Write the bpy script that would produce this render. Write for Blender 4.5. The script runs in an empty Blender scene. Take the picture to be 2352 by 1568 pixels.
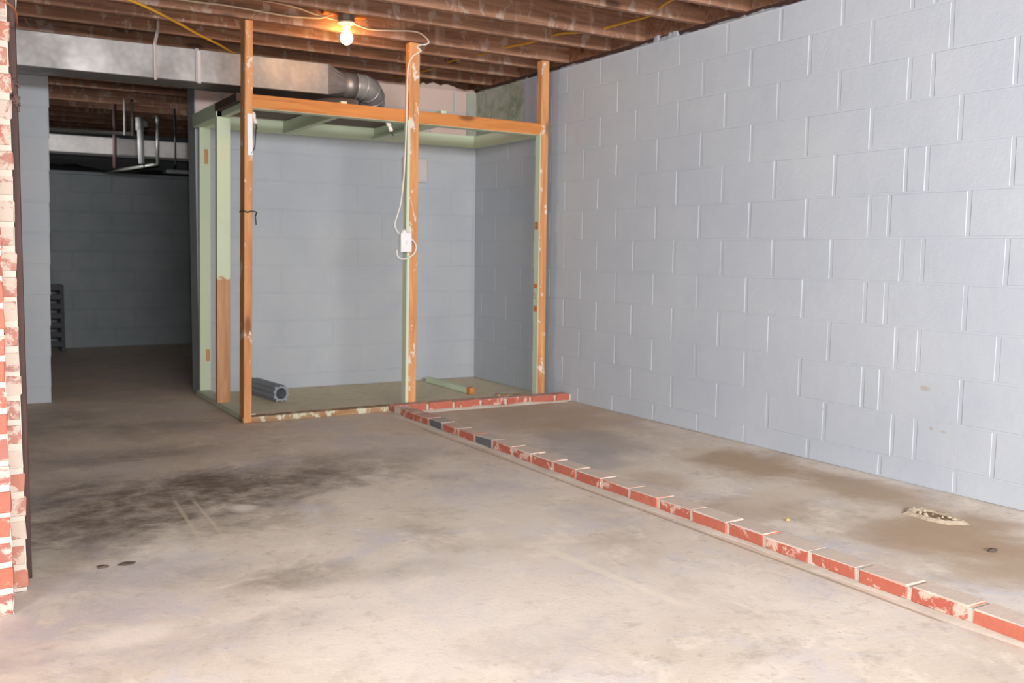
import bpy, bmesh, math, random
from mathutils import Vector, Matrix, noise
random.seed(7)
R_ = random.Random(11)
scene = bpy.context.scene
COL = scene.collection
PI = math.pi

# ------------------------------------------------------------------ camera, world, lights, exposure
cam_d = bpy.data.cameras.new('camera')
cam = bpy.data.objects.new('camera', cam_d)
COL.objects.link(cam)
yaw, pitch, roll, foc = 0.545315510, 0.0930744908, 0.0123763587, 2183.89478
cam_d.sensor_fit = 'HORIZONTAL'
cam_d.sensor_width = 36.0
cam_d.lens = foc / 2352 * 36.0
cam_d.clip_start = 0.05
sy, cy = math.sin(yaw), math.cos(yaw)
fw = Vector((sy * math.cos(pitch), cy * math.cos(pitch), -math.sin(pitch)))
r0 = Vector((cy, -sy, 0)); u0 = r0.cross(fw)
rt = r0 * math.cos(roll) + u0 * math.sin(roll)
up = rt.cross(fw)
m = Matrix(((rt.x, up.x, -fw.x, 0), (rt.y, up.y, -fw.y, 0), (rt.z, up.z, -fw.z, 1.03), (0, 0, 0, 1)))
cam.matrix_world = m
cam_d.dof.use_dof = True
cam_d.dof.focus_distance = 3.0
cam_d.dof.aperture_fstop = 4.5
scene.camera = cam

world = bpy.data.worlds.new('world'); scene.world = world
world.use_nodes = True
world.node_tree.nodes['Background'].inputs[0].default_value = (0.62, 0.75, 1.0, 1)
world.node_tree.nodes['Background'].inputs[1].default_value = 1.0

def area(name, loc, rot, sx, sz, power, color):
    d = bpy.data.lights.new(name, 'AREA'); d.shape = 'RECTANGLE'; d.size = sx; d.size_y = sz
    d.energy = power; d.color = color
    o = bpy.data.objects.new(name, d); o.location = loc; o.rotation_euler = rot; COL.objects.link(o)
    return o
# daylight from unseen high windows, added to light the floor, behind and to the left of the camera, and through the small window of the far room
area('added_daylight_back', (0.6, -4.35, 1.95), (PI / 2 - 0.25, 0, 0), 4.0, 0.6, 520, (0.95, 0.975, 1.0))
area('added_daylight_side', (-2.45, -1.3, 1.95), (PI / 2 - 0.12, 0, -PI / 2), 2.4, 0.6, 185, (0.95, 0.975, 1.0))
fwin = area('daylight_far_window', (-2.3, 8.7, 1.75), (0, 0, 0), 0.4, 0.25, 3.0, (0.95, 0.97, 1.0))
fwin.rotation_euler = (Vector((1.2, 9.5, 1.95)) - fwin.location).to_track_quat('-Z', 'Y').to_euler()
fwin.data.spread = 0.32
# the camera's own flash, just above the lens
fl = bpy.data.lights.new('camera_flash', 'SPOT'); fl.energy = 150; fl.spot_size = 1.5; fl.spot_blend = 0.6
fl.shadow_soft_size = 0.03; fl.color = (1.0, 0.98, 0.95)
flo = bpy.data.objects.new('camera_flash', fl); COL.objects.link(flo)
flo.matrix_world = Matrix.Translation(Vector((0.02, -0.02, 0.09))) @ m

scene.view_settings.view_transform = 'Standard'
scene.view_settings.look = 'None'
scene.view_settings.gamma = 1.0
scene.view_settings.use_curve_mapping = False
scene.view_settings.exposure = 0.2

# ------------------------------------------------------------------ node helpers
def srgb(r, g, b):
    f = lambda c: (c / 255 / 12.92) if c / 255 <= 0.04045 else ((c / 255 + 0.055) / 1.055) ** 2.4
    return (f(r), f(g), f(b), 1)

class NT:
    def __init__(self, name, rough=0.8, metallic=0.0):
        self.m = bpy.data.materials.new(name); self.m.use_nodes = True
        self.t = self.m.node_tree; self.n = self.t.nodes
        self.b = self.n['Principled BSDF']
        self.b.inputs['Roughness'].default_value = rough
        self.b.inputs['Metallic'].default_value = metallic
    def link(self, a, b): self.t.links.new(a, b)
    def put(self, sock, v):
        if hasattr(v, 'is_output') or hasattr(v, 'links'): self.link(v, sock)
        else: sock.default_value = v
    def coord(self, kind='Object'):
        return self.n.new('ShaderNodeTexCoord').outputs[kind]
    def geo(self): return self.n.new('ShaderNodeNewGeometry').outputs['Position']
    def rand(self): return self.n.new('ShaderNodeObjectInfo').outputs['Random']
    def map(self, v, scale=(1, 1, 1), loc=(0, 0, 0), rot=(0, 0, 0)):
        k = self.n.new('ShaderNodeMapping'); self.link(v, k.inputs['Vector'])
        k.inputs['Scale'].default_value = scale; k.inputs['Rotation'].default_value = rot
        self.put(k.inputs['Location'], loc)
        return k.outputs[0]
    def noise(self, v, scale=5, detail=4, rough=0.55, dist=0.0):
        k = self.n.new('ShaderNodeTexNoise'); self.link(v, k.inputs['Vector'])
        k.inputs['Scale'].default_value = scale; k.inputs['Detail'].default_value = detail
        k.inputs['Roughness'].default_value = rough; k.inputs['Distortion'].default_value = dist
        return k.outputs['Fac']
    def voro(self, v, scale=5, feature='F1'):
        k = self.n.new('ShaderNodeTexVoronoi'); k.feature = feature; self.link(v, k.inputs['Vector'])
        k.inputs['Scale'].default_value = scale
        return k.outputs['Distance']
    def ramp(self, f, *stops):
        k = self.n.new('ShaderNodeValToRGB'); self.put(k.inputs[0], f)
        e = k.color_ramp.elements
        while len(e) < len(stops): e.new(0.5)
        for el, (p, c) in zip(e, stops):
            el.position = p; el.color = c if isinstance(c, tuple) else (c, c, c, 1)
        return k.outputs[0]
    def mix(self, f, a, b, mode='MIX'):
        k = self.n.new('ShaderNodeMix'); k.data_type = 'RGBA'; k.blend_type = mode
        self.put(k.inputs[0], f); self.put(k.inputs[6], a); self.put(k.inputs[7], b)
        return k.outputs[2]
    def math(self, op, a, b=0.0, clamp=False):
        k = self.n.new('ShaderNodeMath'); k.operation = op; k.use_clamp = clamp
        self.put(k.inputs[0], a); self.put(k.inputs[1], b)
        return k.outputs[0]
    def sep(self, v):
        k = self.n.new('ShaderNodeSeparateXYZ'); self.link(v, k.inputs[0]); return k.outputs
    def bump(self, h, strength=0.3, dist=0.01):
        k = self.n.new('ShaderNodeBump'); self.link(h, k.inputs['Height'])
        k.inputs['Strength'].default_value = strength; k.inputs['Distance'].default_value = dist
        self.link(k.outputs[0], self.b.inputs['Normal'])
    def base(self, c): self.put(self.b.inputs['Base Color'], c)
    def step(self, v, edge, width):      # smooth 0..1 across an edge
        k = self.n.new('ShaderNodeMapRange'); k.interpolation_type = 'SMOOTHSTEP'
        self.put(k.inputs['Value'], v)
        k.inputs['From Min'].default_value = edge - width; k.inputs['From Max'].default_value = edge + width
        return k.outputs[0]
    def blob(self, x, y, cx, cy, rx, ry, warp):   # soft elliptical patch, edge broken by WARP
        a = self.math('DIVIDE', self.math('SUBTRACT', x, cx), rx)
        b = self.math('DIVIDE', self.math('SUBTRACT', y, cy), ry)
        d = self.math('SQRT', self.math('ADD', self.math('MULTIPLY', a, a), self.math('MULTIPLY', b, b)))
        d = self.math('ADD', d, self.math('MULTIPLY', self.math('SUBTRACT', warp, 0.5), 1.6))
        return self.math('SUBTRACT', 1.0, self.step(d, 0.85, 0.45))

# ------------------------------------------------------------------ materials
def paint(name, c1, c2, rough=0.62, bump=0.25, stain=None):
    k = NT(name, rough); p = k.geo()
    n = k.noise(p, 2.2, 5, 0.6); c = k.mix(k.ramp(n, (0.35, 0.0), (0.7, 1.0)), c1, c2)
    if stain:
        n2 = k.noise(p, 3.7, 6, 0.7, 0.6); c = k.mix(k.ramp(n2, (0.48, 0.0), (0.62, 1.0)), c, stain)
    k.base(c); k.bump(k.noise(p, 60, 5, 0.65), bump, 0.004)
    return k.m
M_WALL = paint('painted_block', srgb(188, 194, 203), srgb(196, 201, 207))
M_WALLD = paint('painted_block_dull', srgb(174, 178, 184), srgb(184, 187, 189))
def right_wall_paint(name, c1, c2):
    # grey wall paint; the end that was inside the closet is darker and bluer, mottled green at the top
    k = NT(name, 0.62); p = k.geo(); s = k.sep(p)
    n = k.noise(p, 2.2, 5, 0.6); c = k.mix(k.ramp(n, (0.35, 0.0), (0.7, 1.0)), c1, c2)
    w = k.math('MULTIPLY', k.math('SUBTRACT', k.noise(p, 7, 4, 0.6), 0.5), 0.10)
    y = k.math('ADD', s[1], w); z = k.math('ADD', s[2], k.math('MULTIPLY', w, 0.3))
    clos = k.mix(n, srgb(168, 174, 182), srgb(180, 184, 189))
    n2 = k.noise(p, 5.5, 6, 0.7, 0.6)
    mott = k.mix(k.ramp(n2, (0.40, 0.0), (0.62, 1.0)), srgb(172, 176, 166), srgb(132, 140, 118))
    mott = k.mix(k.ramp(k.noise(p, 14, 5, 0.7), (0.55, 0.0), (0.7, 0.7)), mott, srgb(196, 200, 186))
    lil = k.mix(n, srgb(172, 172, 184), srgb(182, 180, 190))
    up = k.mix(k.step(y, 6.12, 0.05), lil, mott)
    clos = k.mix(k.step(z, 1.95, 0.01), clos, up)
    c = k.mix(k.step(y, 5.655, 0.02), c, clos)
    # small bare scuffs low on the wall
    for (sy_, sz, ry, rz) in ((2.66, 0.445, 0.028, 0.014), (2.62, 0.27, 0.010, 0.008), (3.23, 0.265, 0.008, 0.008), (2.56, 0.265, 0.018, 0.006)):
        f = k.blob(s[1], s[2], sy_, sz, ry, rz, k.noise(p, 40, 3)); c = k.mix(k.math('MULTIPLY', f, 0.6), c, srgb(176, 162, 138))
    k.base(c); k.bump(k.math('ADD', k.math('MULTIPLY', k.noise(p, 9, 4, 0.6), 2.5), k.noise(p, 60, 5, 0.65)), 0.25, 0.004); return k.m
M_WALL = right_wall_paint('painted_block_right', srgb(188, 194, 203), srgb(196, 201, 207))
M_PINK = paint('pink_paint', srgb(216, 190, 178), srgb(206, 182, 172))
M_MOTT = paint('mottled_green_paint', srgb(176, 178, 166), srgb(160, 164, 150), stain=srgb(128, 134, 112))
M_PURP = paint('lilac_paint', srgb(168, 168, 178), srgb(178, 178, 186))
M_JOINT = paint('painted_mortar', srgb(186, 190, 196), srgb(192, 195, 200))
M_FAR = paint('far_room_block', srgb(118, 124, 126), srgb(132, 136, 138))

def wood(name, dark, mid, light, axis=0, scale=1.0, knots=True, drip=None, drip_amt=0.5, rough=0.75, paintc=None, paint_z=None, patch=None, patch_edge=0.6):
    k = NT(name, rough); o = k.coord('Object'); rnd = k.rand()
    off = k.math('MULTIPLY', rnd, 37.0)
    cmb = k.n.new('ShaderNodeCombineXYZ')
    for i in range(3): k.link(off, cmb.inputs[i])
    st = [14.0, 14.0, 14.0]; st[axis] = 0.9
    v = k.map(o, tuple(s * scale for s in st), cmb.outputs[0])
    g = k.noise(v, 2.0, 6, 0.6, 0.8)
    c = k.ramp(g, (0.25, dark), (0.5, mid), (0.75, light))
    big = k.map(o, (1.6, 1.6, 1.6), cmb.outputs[0])
    c = k.mix(k.ramp(k.noise(big, 1.0, 3), (0.35, 0.0), (0.7, 0.45)), c, dark)
    if knots:
        kv = [7.0, 7.0, 7.0]; kv[axis] = 2.6
        d = k.voro(k.map(o, tuple(kv), cmb.outputs[0]), 1.0)
        c = k.mix(k.ramp(d, (0.10, 0.75), (0.2, 0.0)), c, tuple(x * 0.35 for x in dark[:3]) + (1,))
    if drip:                                 # pale drips running down across the board
        dv = [0.35, 0.35, 0.35]; dv[axis] = 4.5
        d = k.noise(k.map(o, tuple(dv), cmb.outputs[0]), 2.2, 3, 0.5)
        c = k.mix(k.ramp(d, (0.58, 0.0), (0.68, drip_amt)), c, drip)
    if patch:
        p2 = k.noise(k.map(o, (9, 9, 5), cmb.outputs[0]), 1.6, 5, 0.65, 0.4)
        c = k.mix(k.ramp(p2, (patch_edge, 0.0), (patch_edge + 0.05, 0.85)), c, patch)
    if paintc:
        z = k.sep(k.geo())[2]
        w = k.math('MULTIPLY', k.math('SUBTRACT', k.noise(k.geo(), 30, 2), 0.5), 0.12)
        c = k.mix(k.step(k.math('ADD', z, w), paint_z, 0.006), c, paintc)
    k.base(c); k.bump(g, 0.25, 0.004)
    return k.m
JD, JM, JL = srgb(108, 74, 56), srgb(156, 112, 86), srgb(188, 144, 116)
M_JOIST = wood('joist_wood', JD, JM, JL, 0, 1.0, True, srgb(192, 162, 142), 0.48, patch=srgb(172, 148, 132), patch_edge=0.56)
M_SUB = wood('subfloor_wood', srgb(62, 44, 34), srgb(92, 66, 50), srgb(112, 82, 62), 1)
GREEN = srgb(214, 224, 192); GREEN2 = srgb(202, 216, 188)
M_STUD = wood('bare_stud', srgb(178, 112, 66), srgb(214, 152, 98), srgb(230, 176, 122), 2, 1.0, True, patch=srgb(232, 220, 204), patch_edge=0.59)
M_STUD2 = wood('half_painted_stud', srgb(176, 120, 84), srgb(206, 154, 112), srgb(222, 176, 134), 2, 1.0, True, paintc=GREEN, paint_z=0.84)
M_HEAD = wood('header_wood', srgb(168, 96, 44), srgb(206, 132, 66), srgb(220, 148, 80), 0, 1.0, True)
M_BROWN = wood('dark_timber', srgb(48, 32, 28), srgb(74, 50, 44), srgb(96, 66, 58), 2, 1.0, False)
M_PLY = wood('dull_plywood', srgb(96, 86, 74), srgb(118, 106, 92), srgb(132, 120, 104), 0, 0.6, False)
M_SILL = wood('worn_sill', srgb(120, 82, 54), srgb(160, 116, 78), srgb(196, 176, 140), 0, 1.0, False, patch=srgb(206, 204, 176), patch_edge=0.53)
def greenpaint(name, a, b, chips):
    k = NT(name, 0.6); p = k.geo()
    c = k.mix(k.noise(p, 3, 3), a, b)
    n = k.noise(k.map(p, (10, 10, 5)), 1.5, 5, 0.7)
    c = k.mix(k.ramp(n, (chips, 0.0), (chips + 0.03, 0.9)), c, srgb(178, 128, 84))
    k.base(c); k.bump(k.noise(p, 50, 3), 0.15, 0.003); return k.m
M_GREEN = greenpaint('pale_green_paint', GREEN, GREEN2, 0.72)
M_GREENW = greenpaint('worn_green_paint', srgb(206, 210, 184), GREEN2, 0.66)

def plain(name, c, rough=0.5, metal=0.0, var=0.12, scale=12, bump=0.0):
    k = NT(name, rough, metal); p = k.coord('Object')
    d = tuple(x * (1 - var * 2) for x in c[:3]) + (1,)
    n = k.noise(p, scale, 4); k.base(k.mix(n, c, d))
    if bump: k.bump(n, bump, 0.004)
    return k.m
M_WHITE = plain('white_plastic', srgb(236, 232, 232), 0.4, 0, 0.03)
M_CREAM = plain('cream_cable', srgb(214, 196, 170), 0.5, 0, 0.05)
M_ROMEX = plain('white_cable', srgb(226, 218, 208), 0.5, 0, 0.04)
M_YELL = plain('yellow_cable', srgb(214, 158, 44), 0.5, 0, 0.06)
M_DARK = plain('dark_metal', srgb(52, 52, 56), 0.55, 0.3, 0.2)
M_WIRE = plain('dark_wire', srgb(84, 76, 64), 0.6, 0.2, 0.1)
M_CERAM = plain('white_ceramic', srgb(238, 228, 212), 0.25, 0, 0.03)
M_PIPE = plain('grey_ribbed_metal', srgb(150, 154, 160), 0.6, 0.05, 0.12)
M_PVC = plain('white_pipe', srgb(176, 174, 172), 0.4, 0, 0.05)
M_GALVP = plain('grey_pipe', srgb(150, 148, 140), 0.45, 0.5, 0.1)
M_SOIL = plain('dark_soil', srgb(46, 42, 40), 0.95, 0, 0.25, 20, 0.6)
M_BOX = plain('pinkish_white_box', srgb(206, 196, 192), 0.5, 0, 0.04)
M_RAG = plain('frayed_fibre', srgb(120, 92, 84), 0.95, 0, 0.3, 40, 0.5)
M_STONE = plain('broken_concrete', srgb(214, 194, 168), 0.9, 0, 0.2, 30, 0.6)
M_DEBRIS = plain('dark_debris', srgb(104, 88, 78), 0.9, 0, 0.2)
M_YBIT = plain('yellow_chip', srgb(236, 196, 110), 0.6, 0, 0.05)
M_BLUE = plain('blue_tape', srgb(40, 84, 140), 0.6, 0, 0.05)

def galv(name, a, b, rough, met=0.6):
    k = NT(name, rough, met); p = k.geo()
    s = k.voro(k.map(p, (1, 1, 1)), 26)
    n = k.noise(p, 3.5, 4, 0.6)
    c = k.mix(k.ramp(k.math('ADD', k.math('MULTIPLY', s, 0.5), n), (0.3, 0.0), (1.1, 1.0)), a, b)
    k.base(c); r = k.ramp(n, (0.3, rough - 0.1), (0.7, rough + 0.15)); k.put(k.b.inputs['Roughness'], r)
    k.bump(k.noise(p, 5, 2), 0.25, 0.01)
    return k.m
M_DUCT = galv('galvanised_sheet', srgb(160, 155, 152), srgb(140, 135, 132), 0.46)
M_DUCTF = galv('far_duct_sheet', srgb(196, 190, 184), srgb(176, 170, 166), 0.6, 0.15)
M_FLEX = galv('galvanised_elbow', srgb(186, 184, 182), srgb(158, 157, 156), 0.38, 0.4)

def brickmat(name, a, b, smear, edge, dusty=None):
    k = NT(name, 0.85); o = k.geo(); r = k.rand()
    c = k.mix(r, a, b)
    c = k.mix(k.ramp(k.noise(o, 30, 4, 0.6), (0.35, 0.0), (0.7, 0.5)), c, tuple(x * 0.7 for x in a[:3]) + (1,))
    n = k.math('ADD', k.noise(o, 16, 5, 0.7, 0.5), k.math('MULTIPLY', k.math('SUBTRACT', r, 0.5), 0.14))
    c = k.mix(k.ramp(n, (edge, 0.0), (edge + 0.07, 0.85)), c, smear)
    if dusty:                                # trodden dust on the upward face
        nz = k.sep(k.n.new('ShaderNodeNewGeometry').outputs['True Normal'])[2]
        y = k.sep(o)[1]
        f = k.math('MULTIPLY', k.step(nz, 0.45, 0.25), k.math('SUBTRACT', 0.95, k.math('MULTIPLY', k.step(y, 4.9, 0.9), 0.6)))
        c = k.mix(f, c, dusty)
    k.base(c); k.bump(n, 0.4, 0.006); return k.m
M_BRICK = brickmat('red_brick', srgb(194, 110, 88), srgb(182, 94, 76), srgb(218, 190, 172), 0.57, srgb(216, 198, 182))
M_BRICKG = brickmat('grey_brick', srgb(98, 98, 102), srgb(112, 110, 112), srgb(150, 146, 142), 0.64, srgb(212, 196, 182))
M_BRICKW = brickmat('smeared_brick', srgb(184, 118, 96), srgb(158, 120, 112), srgb(196, 180, 166), 0.46)
M_BRICKA = brickmat('pier_brick', srgb(184, 104, 82), srgb(156, 102, 94), srgb(208, 186, 172), 0.55)
M_MORT = plain('cream_mortar', srgb(214, 202, 186), 0.92, 0, 0.08, 25, 0.5)
M_MORTP = plain('white_mortar', srgb(204, 192, 178), 0.92, 0, 0.06, 25, 0.5)

def floormat():
    k = NT('concrete_floor', 0.75); p = k.geo(); s = k.sep(p); x, y = s[0], s[1]
    w1 = k.noise(p, 1.3, 6, 0.62, 0.5); w2 = k.noise(p, 3.4, 7, 0.68, 0.4); w3 = k.noise(p, 12, 6, 0.68)
    w4 = k.noise(k.map(p, loc=(7, 3, 0)), 2.1, 7, 0.66, 0.6); w5 = k.noise(k.map(p, loc=(1, 9, 0)), 5.2, 6, 0.7, 0.5)
    fine = k.noise(p, 34, 4, 0.65)
    def spot(c, cx, cy, rx, ry, a, col, tex=None):
        f = k.blob(x, y, cx, cy, rx, ry, w2)
        if tex is not None: f = k.math('MULTIPLY', f, tex)
        return k.mix(k.math('MULTIPLY', f, a), c, col)
    c = k.ramp(w1, (0.32, srgb(214, 199, 182)), (0.5, srgb(229, 215, 198)), (0.66, srgb(240, 228, 214)))
    c = k.mix(k.ramp(w4, (0.50, 0.0), (0.64, 0.75)), c, srgb(214, 207, 210))            # lilac-grey worn patches
    c = k.mix(k.ramp(w5, (0.53, 0.0), (0.64, 0.7)), c, srgb(246, 232, 214))             # pale scuffed skin
    c = k.mix(k.ramp(k.noise(k.map(p, loc=(4, 2, 0)), 2.6, 7, 0.7, 0.3), (0.54, 0.0), (0.66, 0.65)), c, srgb(190, 176, 160))
    c = k.mix(k.ramp(w3, (0.56, 0.0), (0.70, 0.5)), c, srgb(178, 163, 147))
    c = k.mix(k.ramp(fine, (0.60, 0.0), (0.72, 0.4)), c, srgb(168, 152, 136))
    # browner floor towards the back of the room
    back = k.step(k.math('ADD', y, k.math('MULTIPLY', w1, 1.8)), 5.5, 1.7)
    c = k.mix(k.math('MULTIPLY', back, 0.48), c, srgb(190, 164, 140))
    rough_ = k.ramp(k.math('ADD', k.math('MULTIPLY', w5, 0.6), k.math('MULTIPLY', w3, 0.4)), (0.40, 1.0), (0.62, 0.25))
    DK = srgb(104, 88, 74)
    for cx, cy, rx, ry, a in ((0.78, 3.95, 0.62, 0.50, 0.92), (1.25, 4.15, 0.5, 0.30, 0.8), (0.55, 4.35, 0.4, 0.3, 0.4), (0.75, 5.0, 0.5, 0.2, 0.5),
                              (1.1, 5.7, 0.5, 0.25, 0.35), (1.62, 4.3, 0.5, 0.35, 0.5), (0.45, 3.6, 0.35, 0.3, 0.5), (0.98, 2.85, 0.22, 0.13, 0.55), (1.3, 2.75, 0.2, 0.1, 0.4), (0.35, 6.3, 0.6, 0.6, 0.4)):
        c = spot(c, cx, cy, rx, ry, a, DK, rough_)
    LG = srgb(190, 182, 186)
    for cx, cy, rx, ry, a in ((0.27, 2.75, 0.30, 0.25, 0.8), (0.5, 3.12, 0.4, 0.16, 0.7), (0.6, 2.5, 0.5, 0.12, 0.55), (1.45, 2.05, 0.3, 0.12, 0.6), (2.2, 2.95, 0.16, 0.22, 0.7), (2.1, 3.7, 0.3, 0.3, 0.55), (2.05, 4.6, 0.3, 0.4, 0.5)):
        c = spot(c, cx, cy, rx, ry, a * 0.9, LG, k.ramp(w5, (0.38, 0.15), (0.58, 1.0)))
    PALE = srgb(248, 236, 222)
    for cx, cy, rx, ry, a in ((1.5, 2.6, 0.5, 0.35, 0.5), (1.1, 2.2, 0.6, 0.25, 0.45), (1.9, 3.1, 0.3, 0.4, 0.4), (1.02, 3.74, 0.06, 0.07, 0.7), (1.95, 2.15, 0.35, 0.25, 0.4), (0.42, 2.62, 0.16, 0.08, 0.6)):
        c = spot(c, cx, cy, rx, ry, a, PALE)
    TAN = srgb(178, 148, 116)
    for cx, cy, rx, ry, a in ((3.42, 3.35, 0.28, 0.42, 0.85), (3.2, 2.15, 0.45, 0.3, 0.85), (3.5, 2.8, 0.22, 0.45, 0.8), (2.85, 2.75, 0.25, 0.25, 0.55), (3.25, 4.9, 0.6, 0.7, 0.6), (3.2, 1.75, 0.4, 0.25, 0.7), (2.8, 3.3, 0.15, 0.25, 0.5)):
        c = spot(c, cx, cy, rx, ry, a, TAN)
    for cx, cy, rx, ry, a in ((3.05, 4.2, 0.35, 0.4, 0.7), (2.8, 3.8, 0.2, 0.3, 0.6)):
        c = spot(c, cx, cy, rx, ry, a, srgb(168, 158, 152))
    c = spot(c, 3.1, 2.85, 0.3, 0.12, 0.6, srgb(226, 208, 186))
    # straight marks: two scrapes, a pale seam across the right-hand strip, a long faint scuff
    def line(c, x0, y0, x1, y1, wd, a, col):
        L = math.hypot(x1 - x0, y1 - y0); ux, uy = (x1 - x0) / L, (y1 - y0) / L
        dx = k.math('SUBTRACT', x, x0); dy = k.math('SUBTRACT', y, y0)
        along = k.math('ADD', k.math('MULTIPLY', dx, ux), k.math('MULTIPLY', dy, uy))
        perp = k.math('ABSOLUTE', k.math('ADD', k.math('MULTIPLY', dx, -uy), k.math('MULTIPLY', dy, ux)))
        perp = k.math('ADD', perp, k.math('MULTIPLY', k.math('SUBTRACT', w5, 0.5), wd * 1.5))
        f = k.math('SUBTRACT', 1.0, k.step(perp, wd, wd * 0.6))
        f = k.math('MULTIPLY', f, k.math('MULTIPLY', k.step(along, 0.0, 0.03), k.math('SUBTRACT', 1.0, k.step(along, L, 0.03))))
        return k.mix(k.math('MULTIPLY', f, a), c, col)
    c = line(c, 0.808, 3.996, 0.774, 3.42, 0.007, 0.45, srgb(228, 210, 184))
    c = line(c, 0.876, 3.96, 0.858, 3.45, 0.007, 0.45, srgb(228, 210, 184))
    c = line(c, 2.62, 3.50, 3.55, 3.74, 0.05, 0.55, srgb(226, 210, 190))
    c = line(c, 1.80, 2.70, 1.86, 2.05, 0.02, 0.5, srgb(250, 236, 214))
    c = line(c, 0.62, 4.95, 1.5, 4.72, 0.012, 0.4, srgb(214, 196, 176))
    c = line(c, 2.418, 1.6, 2.405, 4.95, 0.007, 0.7, srgb(166, 150, 118))
    # olive paint left on the closet floor
    f = k.math('MULTIPLY', k.math('GREATER_THAN', x, 1.56), k.step(y, 5.62, 0.02))
    f = k.math('MULTIPLY', f, k.math('LESS_THAN', y, 6.9))
    olive = k.mix(k.ramp(w2, (0.35, 0.0), (0.7, 1.0)), srgb(218, 206, 172), srgb(226, 210, 182))
    olive = k.mix(k.ramp(w3, (0.5, 0.0), (0.7, 0.5)), olive, srgb(176, 158, 132))
    c = k.mix(k.math('MULTIPLY', f, 0.95), c, olive)
    k.base(c)
    k.put(k.b.inputs['Roughness'], k.ramp(w2, (0.35, 0.62), (0.7, 0.85)))
    k.bump(k.math('ADD', w3, k.math('MULTIPLY', k.noise(p, 70, 4), 0.5)), 0.18, 0.006)
    return k.m
M_FLOOR = floormat()

kb = NT('bulb_glow'); kb.b.inputs['Emission Color'].default_value = (1.0, 0.5, 0.15, 1); kb.b.inputs['Emission Strength'].default_value = 95.0
kb.base((1, 0.9, 0.75, 1)); M_BULB = kb.m

# ------------------------------------------------------------------ mesh helpers
def link(name, me, mat=None, parent=None, **props):
    o = bpy.data.objects.new(name, me); COL.objects.link(o)
    if mat is not None and not me.materials:
        for mm in (mat if isinstance(mat, (list, tuple)) else [mat]): me.materials.append(mm)
    if parent: o.parent = parent
    for kk, vv in props.items(): o[kk] = vv
    return o
def from_bm(name, bm, mat=None, parent=None, smooth=False, **props):
    me = bpy.data.meshes.new(name); bm.normal_update(); bm.to_mesh(me); bm.free()
    if smooth:
        for p in me.polygons: p.use_smooth = True
    return link(name, me, mat, parent, **props)
def empty(name, label=None, cat=None, group=None, loc=(0, 0, 0)):
    o = bpy.data.objects.new(name, None); COL.objects.link(o); o.location = loc; o.empty_display_size = 0.05
    if label: o['label'] = label
    if cat: o['category'] = cat
    if group: o['group'] = group
    return o
def box_bm(x0, x1, y0, y1, z0, z1, bev=0.0, jit=0.0, seg=1, shear=(0, 0), origin=(0, 0, 0)):
    bm = bmesh.new(); bmesh.ops.create_cube(bm, size=1.0)
    h = max(z1 - z0, 1e-6)
    for v in bm.verts:
        v.co = Vector((x0 + (v.co.x + .5) * (x1 - x0), y0 + (v.co.y + .5) * (y1 - y0), z0 + (v.co.z + .5) * (z1 - z0)))
    if bev: bmesh.ops.bevel(bm, geom=list(bm.edges), offset=bev, segments=seg, affect='EDGES', profile=0.6)
    for v in bm.verts:
        t = (v.co.z - z0) / h
        v.co.x += shear[0] * t; v.co.y += shear[1] * t
        if jit: v.co += Vector((R_.uniform(-jit, jit), R_.uniform(-jit, jit), R_.uniform(-jit, jit)))
        v.co -= Vector(origin)
    return bm
def box(name, x0, x1, y0, y1, z0, z1, mat, parent=None, bev=0.002, jit=0.0, shear=(0, 0), **props):
    # the object's own origin sits at the middle of the box, in parent space
    c = Vector(((x0 + x1) / 2, (y0 + y1) / 2, (z0 + z1) / 2))
    o = from_bm(name, box_bm(x0, x1, y0, y1, z0, z1, bev, jit, 1, shear, c), mat, parent, **props)
    o.location = c - (Vector(parent.location) if parent else Vector())
    return o
def smooth_path(pts, n=8):
    P = [Vector(p) for p in pts]; out = []
    for i in range(len(P) - 1):
        a, b, c, d = P[max(i - 1, 0)], P[i], P[i + 1], P[min(i + 2, len(P) - 1)]
        for j in range(n):
            t = j / n
            out.append(0.5 * ((2 * b) + (c - a) * t + (2 * a - 5 * b + 4 * c - d) * t * t + (3 * b - a - 3 * c + d) * t ** 3))
    out.append(P[-1]); return out
def tube_bm(path, r, sides=8, bm=None, caps=True, flat=1.0):
    bm = bm or bmesh.new(); rings = []
    n = len(path); rad = r if callable(r) else (lambda i: r)
    t = (path[1] - path[0]).normalized()
    nrm = t.orthogonal().normalized()
    for i, p in enumerate(path):
        t2 = (path[min(i + 1, n - 1)] - path[max(i - 1, 0)]).normalized()
        q = t.rotation_difference(t2); nrm = (q @ nrm).normalized(); t = t2
        bi = t.cross(nrm)
        rings.append([bm.verts.new(p + nrm * math.cos(a) * rad(i) + bi * math.sin(a) * rad(i) * flat) for a in [2 * PI * k / sides for k in range(sides)]])
    for a, b in zip(rings, rings[1:]):
        for k in range(sides): bm.faces.new((a[k], a[(k + 1) % sides], b[(k + 1) % sides], b[k]))
    if caps:
        bm.faces.new(rings[0][::-1]); bm.faces.new(rings[-1])
    return bm
def tube(name, pts, r, mat, parent=None, sides=8, n=6, straight=False, **props):
    path = [Vector(p) for p in pts] if straight else smooth_path(pts, n)
    return from_bm(name, tube_bm(path, r, sides), mat, parent, smooth=True, **props)
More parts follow.
